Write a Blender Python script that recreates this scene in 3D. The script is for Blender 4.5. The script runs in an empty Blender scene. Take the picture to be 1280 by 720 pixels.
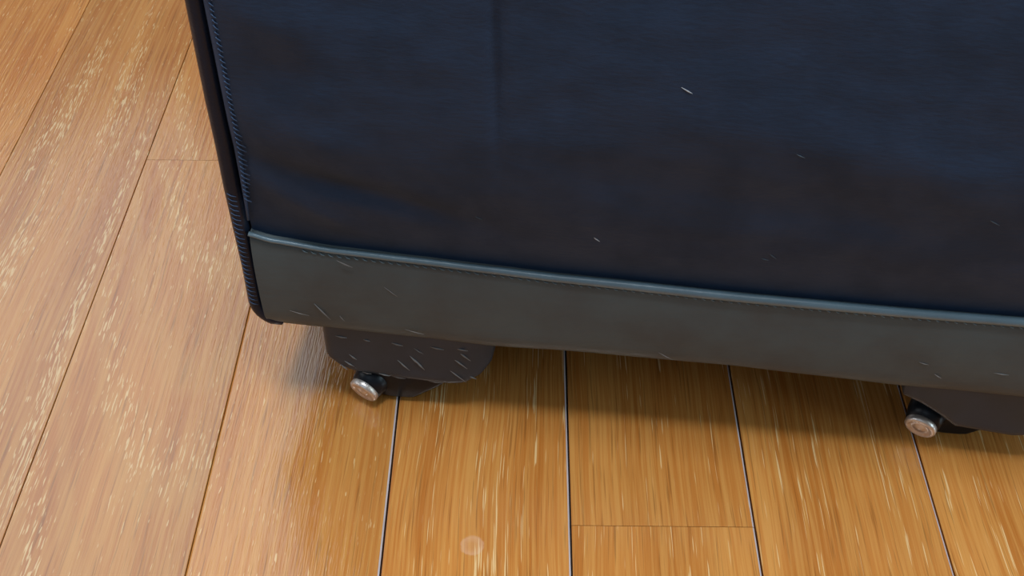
import bpy, bmesh, math, random
from mathutils import Vector, Matrix, noise
random.seed(7)
C = bpy.context.scene.collection
sc = bpy.context.scene

# ------------------------------------------------------------------ camera
cam = bpy.data.cameras.new('camera')
camo = bpy.data.objects.new('camera', cam); C.objects.link(camo)
cam.sensor_width = 36.0; cam.lens = 36.0 * 1500 / 1280
cam.clip_start = 0.01
camo.location = (0, 0, 0.4066)
camo.rotation_euler = (math.radians(90 - 43.7512), 0, math.radians(0.69))
sc.camera = camo

# ------------------------------------------------------------------ world, lights, exposure
sc.view_settings.view_transform = 'Standard'
sc.view_settings.look = 'None'
sc.view_settings.gamma = 1.0
sc.view_settings.exposure = 0.0
w = bpy.data.worlds.new('room_light'); sc.world = w; w.use_nodes = True
bg = w.node_tree.nodes['Background']
bg.inputs[0].default_value = (0.80, 0.88, 1.0, 1); bg.inputs[1].default_value = 0.16

def area(name, loc, target, sx, sy, power, col):
    l = bpy.data.lights.new(name, 'AREA'); l.shape = 'RECTANGLE'; l.size = sx; l.size_y = sy
    l.energy = power; l.color = col
    o = bpy.data.objects.new(name, l); C.objects.link(o); o.location = loc
    o.rotation_euler = (Vector(target) - Vector(loc)).to_track_quat('-Z', 'Y').to_euler()
    return o
# tall curtained window beyond the case: gives the pale sheen on the floor at the left
area('window_daylight', (-1.55, 1.9, 2.3), (-0.3, 0.4, 0.0), 2.3, 1.7, 18, (0.82, 0.93, 1.0))
# unseen overhead light added to grade the front panel and shade under the case
area('overhead_fill', (-0.10, 0.29, 2.3), (0.05, 0.3, 0.0), 0.9, 0.5, 54, (0.86, 0.93, 1.0))
# unseen cool light added behind the camera to turn the front panel bluer
area('rear_fill', (-1.3, -2.0, 1.9), (0.0, 0.35, 0.2), 1.4, 1.0, 4.5, (0.62, 0.80, 1.0))
# low window on the left of the room
area('side_window_daylight', (-1.9, 0.1, 0.9), (0.0, 0.35, 0.05), 1.0, 0.9, 5.0, (0.90, 0.95, 1.0))
# unseen cool light added at the right to tint the rounded housing end
area('right_fill', (2.1, -0.5, 0.9), (0.0, 0.35, 0.05), 0.9, 0.9, 15.0, (0.62, 0.86, 1.0))

# ------------------------------------------------------------------ node helpers
def mat(name):
    m = bpy.data.materials.new(name); m.use_nodes = True
    nt = m.node_tree; b = nt.nodes['Principled BSDF']
    return m, nt, b
class N:
    def __init__(s, nt): s.nt = nt
    def new(s, t, **kw):
        n = s.nt.nodes.new(t)
        for k, v in kw.items(): setattr(n, k, v)
        return n
    def link(s, a, b): s.nt.links.new(a, b)
    def val(s, n, i, v):
        if hasattr(v, 'is_linked') or isinstance(v, bpy.types.NodeSocket): s.link(v, n.inputs[i])
        else: n.inputs[i].default_value = v
    def m(s, op, a, b=0.0, c=0.0, clamp=False):
        n = s.new('ShaderNodeMath', operation=op); n.use_clamp = clamp
        s.val(n, 0, a); s.val(n, 1, b); s.val(n, 2, c); return n.outputs[0]
    def ramp(s, x, lo, hi, a=0.0, b=1.0):
        n = s.new('ShaderNodeMapRange'); n.interpolation_type = 'SMOOTHSTEP'
        s.val(n, 0, x); s.val(n, 1, lo); s.val(n, 2, hi); s.val(n, 3, a); s.val(n, 4, b); return n.outputs[0]
    def mix(s, f, a, b):
        n = s.new('ShaderNodeMix', data_type='RGBA')
        s.val(n, 0, f); s.val(n, 6, a); s.val(n, 7, b); return n.outputs[2]
    def noise(s, v, scale, detail=3, rough=0.5, dist=0.0):
        n = s.new('ShaderNodeTexNoise'); s.link(v, n.inputs['Vector'])
        n.inputs['Scale'].default_value = scale; n.inputs['Detail'].default_value = detail
        n.inputs['Roughness'].default_value = rough; n.inputs['Distortion'].default_value = dist
        return n.outputs[0]
    def mapping(s, v, scale=(1, 1, 1), loc=(0, 0, 0)):
        n = s.new('ShaderNodeVectorMath', operation='MULTIPLY'); s.link(v, n.inputs[0]); n.inputs[1].default_value = scale
        if loc == (0, 0, 0): return n.outputs[0]
        a = s.new('ShaderNodeVectorMath', operation='ADD'); s.link(n.outputs[0], a.inputs[0]); a.inputs[1].default_value = loc
        return a.outputs[0]
def rgb(r, g, b): return (r, g, b, 1.0)

# ------------------------------------------------------------------ materials
def wood_mat():
    m, nt, b = mat('varnished_oak'); n = N(nt)
    tc = n.new('ShaderNodeTexCoord').outputs['Object']
    def att(name):
        a = n.new('ShaderNodeAttribute', attribute_type='OBJECT'); a.attribute_name = name
        return a.outputs['Fac']
    seed, fleck, tone, cath, flen = att('grain_seed'), att('fleck'), att('tone'), att('cathedral'), att('fleck_shortness')
    cx = n.new('ShaderNodeCombineXYZ'); n.link(n.m('MULTIPLY', seed, 7.3), cx.inputs[0]); n.link(n.m('MULTIPLY', seed, 3.1), cx.inputs[1]); n.link(seed, cx.inputs[2])
    add = n.new('ShaderNodeVectorMath', operation='ADD'); n.link(tc, add.inputs[0]); n.link(cx.outputs[0], add.inputs[1])
    P = add.outputs[0]
    # slight waviness of the grain
    wob = n.noise(n.mapping(P, (6, 5, 1)), 1.0, 2)
    sx = n.new('ShaderNodeSeparateXYZ'); n.link(P, sx.inputs[0])
    xw = n.m('ADD', sx.outputs[0], n.m('MULTIPLY', wob, 0.012))
    cw = n.new('ShaderNodeCombineXYZ'); n.link(xw, cw.inputs[0]); n.link(sx.outputs[1], cw.inputs[1]); n.link(sx.outputs[2], cw.inputs[2])
    W = cw.outputs[0]
    broad = n.noise(n.mapping(W, (38, 2.2, 1)), 1.0, 3, 0.55)
    fine = n.noise(n.mapping(W, (620, 10, 1)), 1.0, 3, 0.65)
    pores = n.noise(n.mapping(W, (1100, 26, 1)), 1.0, 2, 0.6)
    fc = n.new('ShaderNodeCombineXYZ'); n.link(n.m('MULTIPLY', xw, 1500.0), fc.inputs[0])
    n.link(n.m('MULTIPLY', sx.outputs[1], n.m('MULTIPLY', flen, 34.0)), fc.inputs[1]); n.link(sx.outputs[2], fc.inputs[2])
    fl = n.noise(fc.outputs[0], 1.0, 1.0, 0.5)
    # where the flecks gather: streaks along the grain
    zone = n.noise(n.mapping(W, (110, 6, 1), (9, 4, 0)), 1.0, 2, 0.5)
    # cathedral figure: nested arches
    so = n.new('ShaderNodeSeparateXYZ'); n.link(tc, so.inputs[0])
    lx = n.m('SUBTRACT', so.outputs[0], 0.020)
    par = n.m('MULTIPLY', n.m('MULTIPLY', lx, lx), 40.0)
    v = n.m('SUBTRACT', n.m('ADD', so.outputs[1], n.m('MULTIPLY', n.m('SUBTRACT', n.noise(n.mapping(P, (60, 14, 1)), 1.0, 2), 0.5), 0.025)), par)
    arch = n.m('SINE', n.m('MULTIPLY_ADD', v, 50.3, -2.2))
    zone = n.m('ADD', n.m('MULTIPLY', zone, n.m('SUBTRACT', 1.0, cath)), n.m('MULTIPLY', n.m('MULTIPLY_ADD', arch, 0.25, 0.42), cath))
    zmask = n.ramp(zone, 0.47, 0.66)
    thr = n.m('SUBTRACT', 0.70, n.m('MULTIPLY', n.m('MULTIPLY', zmask, fleck), 0.15))
    fm = n.ramp(n.m('SUBTRACT', fl, thr), 0.0, 0.06)
    col = n.mix(n.ramp(broad, 0.3, 0.7), rgb(0.45, 0.146, 0.024), rgb(0.57, 0.216, 0.045))
    col = n.mix(n.ramp(fine, 0.35, 0.68, 0.0, 0.46), col, rgb(0.72, 0.37, 0.10))
    col = n.mix(n.ramp(pores, 0.56, 0.70, 0.0, 0.40), col, rgb(0.13, 0.045, 0.010))
    col = n.mix(n.m('MULTIPLY', n.ramp(n.m('SINE', n.m('MULTIPLY', v, 94.0)), 0.0, 1.0), n.m('MULTIPLY', cath, 0.25)), col, rgb(0.60, 0.30, 0.08))
    col = n.mix(n.m('MULTIPLY', fm, 0.80), col, rgb(0.78, 0.52, 0.24))  # cream flecks: pale pores, on the left boards also painted glints
    # small dried water ring on one board
    gp = n.new('ShaderNodeNewGeometry').outputs['Position']
    vd = n.new('ShaderNodeVectorMath', operation='DISTANCE'); n.link(gp, vd.inputs[0]); vd.inputs[1].default_value = (-0.0193, 0.2754, 0.0)
    dd = n.m('ADD', vd.outputs['Value'], n.m('MULTIPLY', n.m('SUBTRACT', n.noise(gp, 500, 2), 0.5), 0.0016))
    st_ = n.m('MULTIPLY', n.ramp(dd, 0.0052, 0.0042), n.ramp(dd, 0.0010, 0.0042, 0.10, 0.28))
    col = n.mix(st_, col, rgb(0.75, 0.50, 0.36))
    hsv = n.new('ShaderNodeHueSaturation'); n.link(col, hsv.inputs['Color']); n.link(tone, hsv.inputs['Value'])
    n.link(hsv.outputs[0], b.inputs['Base Color'])
    rr = n.noise(n.mapping(P, (30, 18, 1)), 1.0, 4, 0.6)
    n.link(n.ramp(rr, 0.25, 0.75, 0.13, 0.20), b.inputs['Roughness'])
    b.inputs['Specular IOR Level'].default_value = 0.75
    b.inputs['Coat Weight'].default_value = 0.7; b.inputs['Coat Roughness'].default_value = 0.13; b.inputs['Coat IOR'].default_value = 1.5
    h = n.m('ADD', n.m('MULTIPLY', pores, 0.5), n.m('MULTIPLY', fl, 1.2))
    bump = n.new('ShaderNodeBump'); bump.inputs['Strength'].default_value = 0.22; bump.inputs['Distance'].default_value = 0.0006
    n.link(h, bump.inputs['Height']); n.link(bump.outputs[0], b.inputs['Normal'])
    return m
def plain(name, col, rough=0.5, spec=0.5, metal=0.0, grain=None, bump=0.0, bscale=(800, 800, 800), col2=None, nscale=30):
    m, nt, b = mat(name); n = N(nt)
    tc = n.new('ShaderNodeTexCoord').outputs['Object']
    b.inputs['Metallic'].default_value = metal; b.inputs['Specular IOR Level'].default_value = spec
    nz = n.noise(tc, nscale, 5, 0.6)
    n.link(n.ramp(nz, 0.3, 0.7, max(rough - 0.06, 0.05), rough + 0.06), b.inputs['Roughness'])
    c2 = col2 or tuple(x * 0.75 for x in col)
    n.link(n.mix(n.ramp(nz, 0.35, 0.7), rgb(*col), rgb(*c2)), b.inputs['Base Color'])
    if bump:
        f = n.noise(n.mapping(tc, bscale), 1.0, 2)
        bp = n.new('ShaderNodeBump'); bp.inputs['Strength'].default_value = bump; bp.inputs['Distance'].default_value = 0.0005
        n.link(f, bp.inputs['Height']); n.link(bp.outputs[0], b.inputs['Normal'])
    return m
M_wood = wood_mat()
M_edge = plain('pale_chamfer', (0.62, 0.52, 0.50), 0.35)  # paler colour on the right-hand chamfer of some boards
M_sub = plain('dark_subfloor', (0.03, 0.014, 0.008), 0.8)
M_navy = plain('navy_nylon', (0.028, 0.049, 0.093), 0.55, 0.14, bump=0.35, bscale=(260, 900, 700), col2=(0.023, 0.040, 0.075), nscale=45)
M_ridge = plain('navy_welt_fabric', (0.040, 0.075, 0.15), 0.55, 0.3, bump=0.4, bscale=(900, 900, 900))
M_pipe = plain('dark_navy_piping', (0.010, 0.018, 0.038), 0.36, 0.25, bump=0.3, bscale=(600, 600, 900))
M_thread = plain('blue_grey_thread', (0.065, 0.12, 0.23), 0.55, 0.3)
M_bthread = plain('pale_blue_thread', (0.13, 0.20, 0.24), 0.5, 0.4)
M_band = plain('grey_rubberised_band', (0.084, 0.110, 0.118), 0.5, 0.25, bump=0.25, bscale=(180, 500, 500), col2=(0.078, 0.088, 0.090), nscale=28)
M_btrim = plain('teal_grey_trim', (0.14, 0.21, 0.25), 0.35, 0.6, bump=0.2, bscale=(500, 500, 500))
M_plastic = plain('black_moulded_plastic', (0.036, 0.046, 0.058), 0.36, 0.3, col2=(0.044, 0.054, 0.070), nscale=60)
M_rubber = plain('black_wheel_rubber', (0.008, 0.011, 0.015), 0.35, 0.25)
M_metal = plain('brushed_steel', (0.86, 0.82, 0.78), 0.34, 0.5, metal=0.75, bump=0.3, bscale=(900, 200, 900), col2=(0.70, 0.58, 0.48), nscale=200)
M_scuff = plain('pale_scuff', (0.22, 0.21, 0.20), 0.6)
M_lint_faint = plain('faint_lint', (0.07, 0.10, 0.13), 0.8)
M_lint = plain('white_lint', (0.45, 0.47, 0.50), 0.8)

# ------------------------------------------------------------------ object helpers
def obj(name, bm, m, parent=None, smooth=True):
    me = bpy.data.meshes.new(name); bm.normal_update(); bm.to_mesh(me); bm.free(); me.materials.append(m)
    if smooth:
        for p in me.polygons: p.use_smooth = True
    o = bpy.data.objects.new(name, me); C.objects.link(o)
    if parent: o.parent = parent
    return o
def add_box(bm, x0, x1, y0, y1, z0, z1, bev=0.0, seg=2):
    r = bmesh.ops.create_cube(bm, size=1.0)
    for v in r['verts']:
        v.co = Vector(((x0 + x1) / 2 + v.co.x * (x1 - x0), (y0 + y1) / 2 + v.co.y * (y1 - y0), (z0 + z1) / 2 + v.co.z * (z1 - z0)))
    if bev:
        es = list({e for v in r['verts'] for e in v.link_edges})
        bmesh.ops.bevel(bm, geom=es, offset=bev, segments=seg, profile=0.5, affect='EDGES')
def add_tube(bm, pts, rad, n=12, closed=False, cap=True):
    """tube along pts; rad a number or a list"""
    pts = [Vector(p) for p in pts]; L = len(pts); rings = []
    up = Vector((0, -1, 0))
    for i, p in enumerate(pts):
        a = pts[(i - 1) % L] if (closed or i > 0) else pts[i]
        c = pts[(i + 1) % L] if (closed or i < L - 1) else pts[i]
        t = (c - a).normalized(); s = t.cross(up)
        if s.length < 1e-4: s = t.cross(Vector((0, 0, 1)))
        s.normalize(); q = s.cross(t).normalized()
        r = rad[i] if isinstance(rad, (list, tuple)) else rad
        rings.append([bm.verts.new(p + (s * math.cos(2 * math.pi * k / n) + q * math.sin(2 * math.pi * k / n)) * r) for k in range(n)])
    for i in range(L if closed else L - 1):
        A, B = rings[i], rings[(i + 1) % L]
        for k in range(n): bm.faces.new((A[k], A[(k + 1) % n], B[(k + 1) % n], B[k]))
    if not closed and cap:
        bm.faces.new(rings[0][::-1]); bm.faces.new(rings[-1])
    bmesh.ops.recalc_face_normals(bm, faces=bm.faces[:])
def add_prism(bm, pts, y0, y1, bev=0.0, seg=3):
    """outline in x,z extruded from y0 to y1"""
    a = [bm.verts.new((x, y0, z)) for x, z in pts]; b = [bm.verts.new((x, y1, z)) for x, z in pts]
    fs = [bm.faces.new(a), bm.faces.new(b[::-1])]
    for i in range(len(pts)):
        j = (i + 1) % len(pts); fs.append(bm.faces.new((a[j], a[i], b[i], b[j])))
    bmesh.ops.recalc_face_normals(bm, faces=fs)
    if bev:
        es = [e for f in fs[:2] for e in f.edges]
        bmesh.ops.bevel(bm, geom=es, offset=bev, segments=seg, profile=0.5, affect='EDGES')
def add_lathe(bm, prof, n=32, mtx=Matrix()):
    """profile (r, h) turned about local z, placed by mtx"""
    rings = []
    for r, h in prof:
        if r < 1e-6: rings.append([bm.verts.new(mtx @ Vector((0, 0, h)))])
        else: rings.append([bm.verts.new(mtx @ Vector((r * math.cos(2 * math.pi * k / n), r * math.sin(2 * math.pi * k / n), h))) for k in range(n)])
    for A, B in zip(rings, rings[1:]):
        for k in range(n):
            a, b, c, d = A[k % len(A)], A[(k + 1) % len(A)], B[(k + 1) % len(B)], B[k % len(B)]
            vs = []
            for v in (a, b, c, d):
                if v not in vs: vs.append(v)
            if len(vs) > 2: bm.faces.new(vs)
    bmesh.ops.recalc_face_normals(bm, faces=bm.faces[:])
def interp(tab, x):
    if x <= tab[0][0]: return tab[0][1]
    for (a, b), (c, d) in zip(tab, tab[1:]):
        if x <= c:
            t = (x - a) / (c - a); t2 = t * t * (3 - 2 * t) * 0.4 + t * 0.6
            return b + (d - b) * t2
    return tab[-1][1]

# ------------------------------------------------------------------ floor
bm = bmesh.new(); add_box(bm, -1.4, 1.4, -0.7, 2.3, -0.03, -0.008)
floor = obj('floor', bm, M_sub, smooth=False); floor['kind'] = 'structure'

seams = [-0.2843, -0.2081, -0.1313, -0.0546, 0.0206, 0.0954, 0.1708]
while seams[0] > -1.30: seams.insert(0, seams[0] - 0.0758)
while seams[-1] < 1.30: seams.append(seams[-1] + 0.0758)
LP = 0.909
def plank_mesh(width, length, pale_edge):
    """one board: side faces, eased top edges along its length"""
    bm = bmesh.new(); hw = width / 2; dg = 0.0005 if pale_edge else 0; e = 0.00065 if pale_edge else 0.0002; d = 0.0004
    prof = [(-hw, -0.008), (-hw, -d), (-hw + e, 0), (hw - e - dg, 0), (hw - dg, -d), (hw - dg, -0.008)]
    e2 = 0.00012
    A = [bm.verts.new((x, e2, z)) for x, z in prof]; B = [bm.verts.new((x, length - e2, z)) for x, z in prof]
    for i in range(5):
        f = bm.faces.new((A[i], A[i + 1], B[i + 1], B[i]))
        if i == 3 and pale_edge: f.material_index = 1
    bm.faces.new(A[::-1]); bm.faces.new(B)
    bmesh.ops.recalc_face_normals(bm, faces=bm.faces[:])
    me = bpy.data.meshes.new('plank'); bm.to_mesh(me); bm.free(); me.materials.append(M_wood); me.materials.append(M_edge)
    return me
GAP = 0.0003
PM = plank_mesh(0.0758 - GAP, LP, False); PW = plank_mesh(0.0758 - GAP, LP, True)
look = {-0.3601: (0.10, 0.2, 0.92, 0.0),  # row left seam: (joint y, fleck, tone, cathedral); tone also paints the light balance, darker left, brighter right
    -0.2843: (0.12, 1.1, 0.76, 0.0), -0.2081: (0.5245 - LP, 0.75, 0.80, 1.0), -0.1313: (0.10, 0.30, 0.93, 0.0),
    -0.0546: (0.05, 1.15, 1.13, 0.0), 0.0206: (0.2856 - LP, 0.6, 1.10, 0.0), 0.0954: (0.16, 0.70, 1.14, 0.0), 0.1708: (0.02, 0.85, 1.22, 0.0)}
row = 0
for a, b in zip(seams, seams[1:]):
    row += 1
    k = round(a, 4)
    if k in look: y0, fk, tn, ca = look[k]
    else: y0, fk, tn, ca = (row * 0.37 % 0.26) - 0.04, random.uniform(0.4, 1.0), random.uniform(0.93, 1.08), 0.0
    while y0 > -0.6: y0 -= LP
    y = y0; j = 0
    while y < 2.2:
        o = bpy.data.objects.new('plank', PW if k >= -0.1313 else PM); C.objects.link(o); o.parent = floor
        o.location = ((a + b) / 2, y, 0)
        o.scale = ((b - a - GAP) / (0.0758 - GAP), 1, 1)
        o['fleck_shortness'] = 3.6 if k < -0.1 else 1.0
        o['grain_seed'] = float((row * 1.7 + j * 5.3) % 17); o['fleck'] = float(fk); o['tone'] = float(tn * random.uniform(0.985, 1.015))
        o['cathedral'] = float(ca if j == 0 or k == -0.2081 else 0.0)
        y += LP; j += 1

# ------------------------------------------------------------------ the case on castors
case = bpy.data.objects.new('wheeled_suitcase', None); C.objects.link(case)
case.location = (-0.05576, 0.34849, 0); case.rotation_euler = (0, 0, math.radians(-6.4))
case['label'] = 'navy fabric wheeled suitcase with grey lower band standing on wood floor'
case['category'] = 'suitcase'
XL, XR, ZB, ZT, DP = -0.0555, 0.3115, 0.0445, 0.53, 0.21     # outline of the front

# top edge and bottom edge of the grey band along x
band_top = [(-0.053, 0.0974), (-0.0428, 0.0946), (-0.018, 0.0918), (0.014, 0.0903), (0.043, 0.0888), (0.071, 0.0874), (0.145, 0.0853), (0.20, 0.0848), (0.247, 0.0850), (0.29, 0.087), (0.31, 0.090)]
band_bot = [(-0.053, 0.0452), (-0.029, 0.0445), (0.042, 0.0425), (0.072, 0.0434), (0.142, 0.0436), (0.209, 0.0410), (0.259, 0.0407), (0.31, 0.044)]

def g(x, z, cx, cz, sx, sz, ang=0.0):
    ca, sa = math.cos(ang), math.sin(ang); dx, dz = x - cx, z - cz
    p, q = dx * ca + dz * sa, -dx * sa + dz * ca
    return math.exp(-(p / sx) ** 2 - (q / sz) ** 2)
def bulge(x, z):
    """how far the soft front stands out from the frame"""
    u = (x - XL) / (XR - XL); zb = interp(band_top, x); v = max(0.0, (z - zb) / (ZT - zb))
    e = (min(1, max(0, u) * 9) ** 0.6) * (min(1, max(0, 1 - u) * 9) ** 0.6)
    h = max(0.0, z - zb)
    d = e * (0.0125 * min(1, math.sin(math.pi / 2 * min(1, h / 0.075))) - 0.0085 * (lambda q: q * q * (3 - 2 * q))(min(1, max(0, (h - 0.065) / 0.15))))
    d *= min(1, (1 - v) * 10 + 0.1)
    t = min(1, v * 14) * e
    # sagging folds and hollows
    d -= 0.0034 * t * g(x, z, -0.008, 0.1270, 0.045, 0.0055, -0.26)
    d += 0.0028 * t * g(x, z, -0.024, 0.1130, 0.026, 0.0060, -0.50)
    d += 0.0016 * t * g(x, z, -0.020, 0.1500, 0.028, 0.010, -0.10)
    d -= 0.0022 * t * g(x, z, -0.030, 0.1760, 0.016, 0.010, 0.35)
    d += 0.0012 * t * g(x, z, -0.033, 0.1980, 0.016, 0.008, -0.2)
    d -= 0.0026 * t * g(x, z, 0.0480, 0.195, 0.0020, 0.042, 0.02)
    d += 0.0016 * t * g(x, z, 0.165, 0.165, 0.060, 0.012, -0.18)
    d -= 0.0016 * t * g(x, z, 0.150, 0.138, 0.080, 0.011, -0.12)
    d += 0.0009 * t * noise.noise(Vector((x * 22, z * 34, 1.7)))
    d += 0.0004 * t * noise.noise(Vector((x * 70, z * 110, 5.7)))
    return max(d, -0.002)
bm = bmesh.new(); NX, NZ = 190, 210; grid = []
for i in range(NX + 1):
    x = -0.0512 + (0.3072 + 0.0512) * i / NX; zb = interp(band_top, x) - 0.004; colv = []
    for j in range(NZ + 1):
        t = (j / NZ) ** 1.5; z = zb + (ZT - 0.006 - zb) * t
        colv.append(bm.verts.new((x, 0.0015 - bulge(x, z), z)))
    grid.append(colv)
for i in range(NX):
    for j in range(NZ): bm.faces.new((grid[i][j], grid[i + 1][j], grid[i + 1][j + 1], grid[i][j + 1]))
front = obj('front_panel', bm, M_navy, case)

# soft body behind the front
bm = bmesh.new(); add_box(bm, XL + 0.001, XR - 0.001, 0.0035, DP, 0.0465, ZT, 0.003, 2)
obj('body', bm, M_navy, case)
bm = bmesh.new(); add_box(bm, XL + 0.008, XR - 0.008, 0.006, DP - 0.006, 0.0425, 0.050, 0.002)
obj('base_plate', bm, M_plastic, case)

# grey band: thick strip, slightly cushioned, following the two edges
bm = bmesh.new(); NXB, NZB = 120, 14; G = []
for i in range(NXB + 1):
    x = -0.0516 + (0.3076 + 0.0516) * i / NXB; zt = interp(band_top, x); zb = interp(band_bot, x); c = []
    for j in range(NZB + 1):
        t = j / NZB; z = zb + (zt - zb) * t
        y = -0.0012 - 0.0022 * math.sin(math.pi * t) ** 0.7 + 0.0005 * noise.noise(Vector((x * 28, z * 45, 3)))
        y += 0.003 * (1 - min(1, t * 6)) ** 2
        c.append(bm.verts.new((x, y, z)))
    c.append(bm.verts.new((x, 0.004, zt))); c.insert(0, bm.verts.new((x, 0.008, zb + 0.0008)))
    G.append(c)
for i in range(NXB):
    for j in range(len(G[0]) - 1): bm.faces.new((G[i][j], G[i + 1][j], G[i + 1][j + 1], G[i][j + 1]))
band = obj('lower_band', bm, M_band, case); band['label'] = 'scuffed grey rubbery band along the bottom'
# its raised top trim
bm = bmesh.new(); pts = []; rr = []
for i in range(121):
    x = -0.0518 + (0.3076 + 0.0518) * i / 120
    pts.append((x, -0.0016, interp(band_top, x))); rr.append(0.0010 + 0.0009 * min(1, max(0, (x + 0.04) / 0.15)))
add_tube(bm, pts, rr, 10)
tr = obj('band_trim', bm, M_btrim, band); tr['label'] = 'pale blue-grey trim on the top edge of the band'
# slanted stitches under the trim
bm = bmesh.new(); x = -0.03
while x < 0.305:
    zt = interp(band_top, x) - 0.0023; s = random.uniform(0.8, 1.1)
    add_tube(bm, [(x - 0.0009 * s, -0.0019, zt + 0.0006), (x, -0.0024, zt), (x + 0.0011 * s, -0.0020, zt - 0.0007)], 0.00022, 5)
    x += 0.0034
st = obj('stitching', bm, M_bthread, band); st['kind'] = 'stuff'

# piping round the whole front
def loop_pts(x0, x1, z0, z1, r, y, n=8, step=0.02):
    P = []
    for cx, cz, a0 in ((x0 + r, z0 + r, 180), (x1 - r, z0 + r, 270), (x1 - r, z1 - r, 0), (x0 + r, z1 - r, 90)):
        for k in range(n + 1):
            a = math.radians(a0 + 90 * k / n); P.append((cx + r * math.cos(a), y, cz + r * math.sin(a)))
    out = []
    for a, b in zip(P, P[1:] + P[:1]):
        a, b = Vector(a), Vector(b); m_ = max(1, int((b - a).length / step))
        for k in range(m_): out.append(a + (b - a) * k / m_)
    return out
bm = bmesh.new()
lp = loop_pts(XL, XR, 0.0475, ZT, 0.010, 0.0018)
lp = [Vector((p.x + 0.0006 * noise.noise(p * 30), p.y + (0.005 if (p.z < 0.05 and p.x > XL + 0.009) else 0), p.z)) for p in lp]
add_tube(bm, lp, 0.0034, 14, closed=True)
pip = obj('piping', bm, M_pipe, case); pip['label'] = 'thick dark navy corded edge'
bm = bmesh.new(); add_tube(bm, loop_pts(XL, XR, 0.0475, ZT, 0.010, DP - 0.001), 0.0034, 12, closed=True)
obj('piping', bm, M_pipe, case)
# flattened fabric lip of the piping and its stitches, low part of the left edge
bm = bmesh.new(); z = 0.059
while z < 0.118:
    add_tube(bm, [(XL - 0.0018, -0.0012, z), (XL - 0.0002, -0.0018, z - 0.0006), (XL + 0.0016, -0.0012, z - 0.0014)], 0.00020, 5); z += 0.0024
s1 = obj('stitching', bm, M_thread, pip); s1['kind'] = 'stuff'

# stitched welt beside the piping, fading into the groove lower down
def welt(z): return -0.0492 - 0.0014 * (1 - min(1, (z - 0.11) / 0.03))
bm = bmesh.new(); pts = []; rr = []
for i in range(60):
    z = 0.104 + (ZT - 0.02 - 0.104) * i / 59; pts.append((welt(z), -0.0012, z)); rr.append(0.0005 + 0.0014 * min(1, max(0, (z - 0.108) / 0.05)))
add_tube(bm, pts, rr, 10)
wl = obj('seam_welt', bm, M_ridge, case); wl['label'] = 'stitched blue-grey seam beside the piping'
bm = bmesh.new(); z = 0.116
while z < 0.50:
    s = random.uniform(0.7, 1.2)
    add_tube(bm, [(welt(z) + 0.0004, -0.0031, z + 0.0008 * s), (welt(z) + 0.0014, -0.0033, z - 0.0002), (welt(z) + 0.0030 * s, -0.0026, z - 0.0016 * s)], 0.00024, 5)
    z += 0.0022
s2 = obj('stitching', bm, M_thread, wl); s2['kind'] = 'stuff'

# ---- castors
def axis_mtx(loc, d):
    return Matrix.Translation(loc) @ Vector(d).to_track_quat('Z', 'Y').to_matrix().to_4x4()
def smooth_outline(pts, it=2):
    for _ in range(it):
        q = []
        for i in range(len(pts)):
            a, b = pts[i], pts[(i + 1) % len(pts)]
            q += [(a[0] * .8 + b[0] * .2, a[1] * .8 + b[1] * .2), (a[0] * .2 + b[0] * .8, a[1] * .2 + b[1] * .8)]
        pts = q
    return pts
def wrap(a):
    """the front of a housing curves back towards its right end"""
    return 0.009 * max(0.0, (a - 0.053) / 0.0192) ** 2
def housing_bm(ol, x0, y0, depth):
    # lower and upper limits of the outline for each column
    def lim(a):
        zs = []
        for (p, q), (s_, t_) in zip(ol, ol[1:] + ol[:1]):
            if min(p, s_) - 1e-9 <= a <= max(p, s_) + 1e-9:
                zs += [q, t_] if abs(p - s_) < 1e-9 else [q + (t_ - q) * (a - p) / (s_ - p)]
        return min(zs), max(zs)
    a0, a1 = min(p for p, _ in ol), max(p for p, _ in ol)
    bm = bmesh.new(); NC, NR, R = 56, 16, 0.0040; cols = []
    for i in range(NC + 1):
        t = i / NC; a = a0 + (a1 - a0) * (0.5 - 0.5 * math.cos(math.pi * t)); a = min(max(a, a0 + 1e-6), a1 - 1e-6)
        lo, hi = lim(a); col_ = []
        for j in range(NR + 1):
            u = j / NR; z = lo + (hi - lo) * u ** 1.3
            def rnd(d): return R * (1 - math.sqrt(max(0.0, 1 - (1 - min(1, d / R)) ** 2)))
            y = y0 + wrap(a) + max(rnd(z - lo), rnd(a - a0) * 0.8)
            col_.append(bm.verts.new((x0 + a, y, z)))
        cols.append(col_)
    back = [[bm.verts.new((v.co.x, y0 + depth, v.co.z)) for v in c] for c in cols]
    for i in range(NC):
        for j in range(NR):
            bm.faces.new((cols[i][j], cols[i + 1][j], cols[i + 1][j + 1], cols[i][j + 1]))
            bm.faces.new((back[i][j + 1], back[i + 1][j + 1], back[i + 1][j], back[i][j]))
        bm.faces.new((cols[i + 1][0], cols[i][0], back[i][0], back[i + 1][0]))
        bm.faces.new((cols[i][-1], cols[i + 1][-1], back[i + 1][-1], back[i][-1]))
    for c, b, fl in ((cols[0], back[0], 0), (cols[-1], back[-1], 1)):
        for j in range(NR):
            f = (c[j], c[j + 1], b[j + 1], b[j]); bm.faces.new(f if fl == 0 else f[::-1])
    bmesh.ops.recalc_face_normals(bm, faces=bm.faces[:])
    return bm
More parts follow.
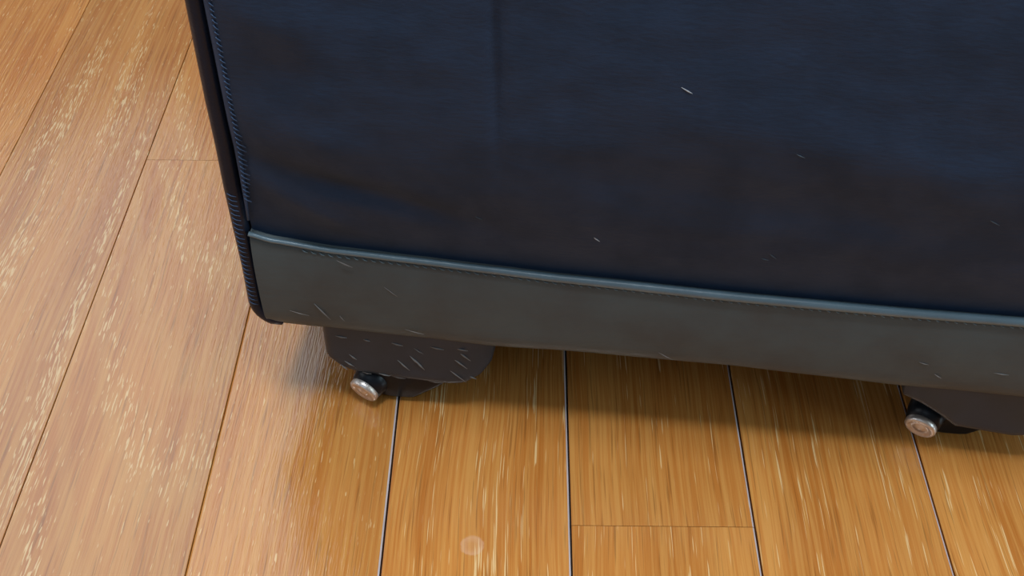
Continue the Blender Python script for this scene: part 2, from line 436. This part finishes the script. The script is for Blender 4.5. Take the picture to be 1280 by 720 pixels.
def castor(x0, y0, recess, hub, wheel_x, outline=None, depth=0.042, flip=False):
    """housing whose left edge is at x0, front at y0; the wheel and hub sit 'recess' further back"""
    ol = outline or [(0.0, 0.0475), (-0.0006, 0.0300), (0.0012, 0.0250), (0.0062, 0.0198), (0.0115, 0.0175), (0.025, 0.0160), (0.050, 0.0148), (0.060, 0.0152), (0.0665, 0.0180), (0.0708, 0.0235), (0.0722, 0.0300), (0.0718, 0.0350), (0.069, 0.0395), (0.0625, 0.0430), (0.058, 0.0475)]
    bm = housing_bm(ol, x0, y0, depth)
    h = obj('wheel_housing', bm, M_plastic, case)
    # wheel with tread, slightly turned
    d = Vector((-0.42, -0.90, 0.0)).normalized()
    R = 0.0165; c = Vector((wheel_x, y0 + recess + 0.012, R))
    bm = bmesh.new()
    add_lathe(bm, [(0, -0.006), (0.008, -0.0065), (0.0125, -0.0065), (R - 0.001, -0.0055), (R, -0.003), (R, 0.003), (R - 0.001, 0.0055), (0.0125, 0.0065), (0.008, 0.0065), (0, 0.006)], 36, axis_mtx(c, d))
    obj('wheel', bm, M_rubber, case)
    # dark cheek that carries the axle
    bm = bmesh.new()
    ck = smooth_outline([(-0.0095, 0.013), (-0.006, 0.006), (-0.001, 0.0022), (0.012, 0.0022), (0.016, 0.0052), (0.028, 0.0145), (0.028, 0.024), (-0.008, 0.026)], 2)
    add_prism(bm, [(wheel_x - 0.008 + a, b) for a, b in ck], y0 + recess + 0.0005, y0 + recess + 0.008, 0.0014, 2)
    obj('fork', bm, M_rubber, h)
    hd = Vector((-0.40, -0.86, -0.26)).normalized()
    bm = bmesh.new(); mt = axis_mtx(hub, hd)
    add_lathe(bm, [(0, -0.003), (0.0062, -0.003), (0.0068, -0.001), (0.0068, 0.0004), (0.0062, 0.0012), (0.0052, 0.0014), (0.0046, 0.0008), (0.0024, 0.0008), (0.0020, 0.0013), (0, 0.0014)], 32, mt)
    bs = bmesh.new(); add_lathe(bs, [(0, -0.018), (0.0085, -0.018), (0.0080, -0.006), (0.0070, -0.0016), (0, -0.0014)], 28, mt)
    obj('axle_boss', bs, M_rubber, h)
    a = obj('axle_cap', bm, M_metal, h); a['label'] = 'shiny steel axle cap'
    return h
hl = castor(-0.0290, 0.0008, 0.0015, Vector((-0.0139, 0.0002, 0.0080)), 0.003)
hr = castor(0.2124, 0.0020, 0.0090, Vector((0.2262, 0.0070, 0.0108)), 0.2435,
            outline=[(0.0, 0.0475), (0.001, 0.0330), (0.0090, 0.0290), (0.0180, 0.0230), (0.026, 0.0165), (0.050, 0.0138), (0.064, 0.0160), (0.0700, 0.0235), (0.0722, 0.0320), (0.069, 0.0395), (0.0625, 0.0435), (0.058, 0.0475)])
for xx in (-0.029, 0.2124):
    castor(xx, DP - 0.048, 0.0015, Vector((xx + 0.0151, DP - 0.0486, 0.0080)), xx + 0.032)

# ---- scuffs scratched proud on the left housing and the band (thin raised burrs)
def burr(bm, x, z, dx, dz, wd, y):
    p = [Vector((x - dx / 2, y + 0.0002, z - dz / 2)), Vector((x, y, z)), Vector((x + dx / 2, y + 0.0002, z + dz / 2))]
    add_tube(bm, p, [wd * 0.3, wd, wd * 0.3], 5)
bm = bmesh.new()
for x, z, dx, dz, wd in [(0.029, 0.0305, 0.007, -0.007, .0003), (0.0275, 0.023, 0.009, -0.009, .00022), (0.0385, 0.0395, 0.004, -0.003, .0004), (0.012, 0.036, 0.004, -0.003, .0002),
                         (-0.019, 0.0240, 0.004, -0.003, .0003), (-0.0215, 0.0215, 0.003, -0.003, .00025), (0.005, 0.0262, 0.005, -0.006, .0003), (-0.021, 0.0405, 0.005, -0.0007, .0003), (-0.010, 0.0398, 0.003, -0.0008, .0003),
                         (0.003, 0.0390, 0.005, -0.0012, .0003), (0.020, 0.0388, 0.006, -0.0010, .0003), (-0.012, 0.0178, 0.004, -0.0008, .0003), (0.002, 0.0168, 0.006, -0.0009, .0003), (0.018, 0.0162, 0.007, -0.0007, .0003), (0.031, 0.0345, 0.006, -0.006, .0003), (0.010, 0.0300, 0.004, -0.005, .0004), (0.012, 0.0275, 0.004, -0.006, .0004), (-0.017, 0.0285, 0.003, -0.003, .0003), (0.030, 0.0385, 0.006, -0.0012, .0003), (0.026, 0.0180, 0.006, -0.002, .0003), (-0.004, 0.0190, 0.005, -0.001, .00025), (0.034, 0.0200, 0.004, -0.002, .0003)]:
    burr(bm, x, z, dx, dz, wd * 1.35, 0.0006 + wrap(x + 0.029) + (0.0012 if z < 0.0185 else 0))
s = obj('scratches', bm, M_scuff, hl); s['kind'] = 'stuff'
bm = bmesh.new()
for x, z, dx, dz, wd in [(-0.026, 0.0590, 0.006, -0.0085, .00035), (-0.018, 0.0560, 0.002, -0.003, .0002), (-0.014, 0.0870, 0.006, -0.003, .0003), (0.004, 0.0735, 0.006, -0.0055, .0002),
                         (0.012, 0.0520, 0.008, -0.002, .0002), (0.115, 0.0510, 0.006, -0.0035, .0002), (0.215, 0.0600, 0.004, -0.001, .0002), (0.2450, 0.0580, 0.006, -0.0005, .00025), (0.222, 0.0535, 0.003, -0.002, .00025), (-0.036, 0.0570, 0.008, -0.002, .0002)]:
    burr(bm, x, z, dx, dz, wd, -0.0036)
s = obj('scratches', bm, M_scuff, band); s['kind'] = 'stuff'
# lint caught on the cloth
for x, z, L, a, bright in [(0.1108, 0.1838, 0.0052, -0.5, 1), (0.0839, 0.1124, 0.0040, -0.7, 1), (0.1501, 0.1622, 0.004, -0.4, 0), (0.1485, 0.1110, 0.005, -0.7, 0), (0.1460, 0.1085, 0.004, -0.3, 0), (0.0397, 0.1179, 0.0045, -0.5, 0), (0.2193, 0.1385, 0.006, -0.5, 0)]:
    y = 0.0015 - bulge(x, z) - 0.0001
    bm = bmesh.new(); burr(bm, x, z, L * math.cos(a), L * math.sin(a), 0.00028, y)
    o = obj('lint', bm, M_lint if bright else M_lint_faint, front)
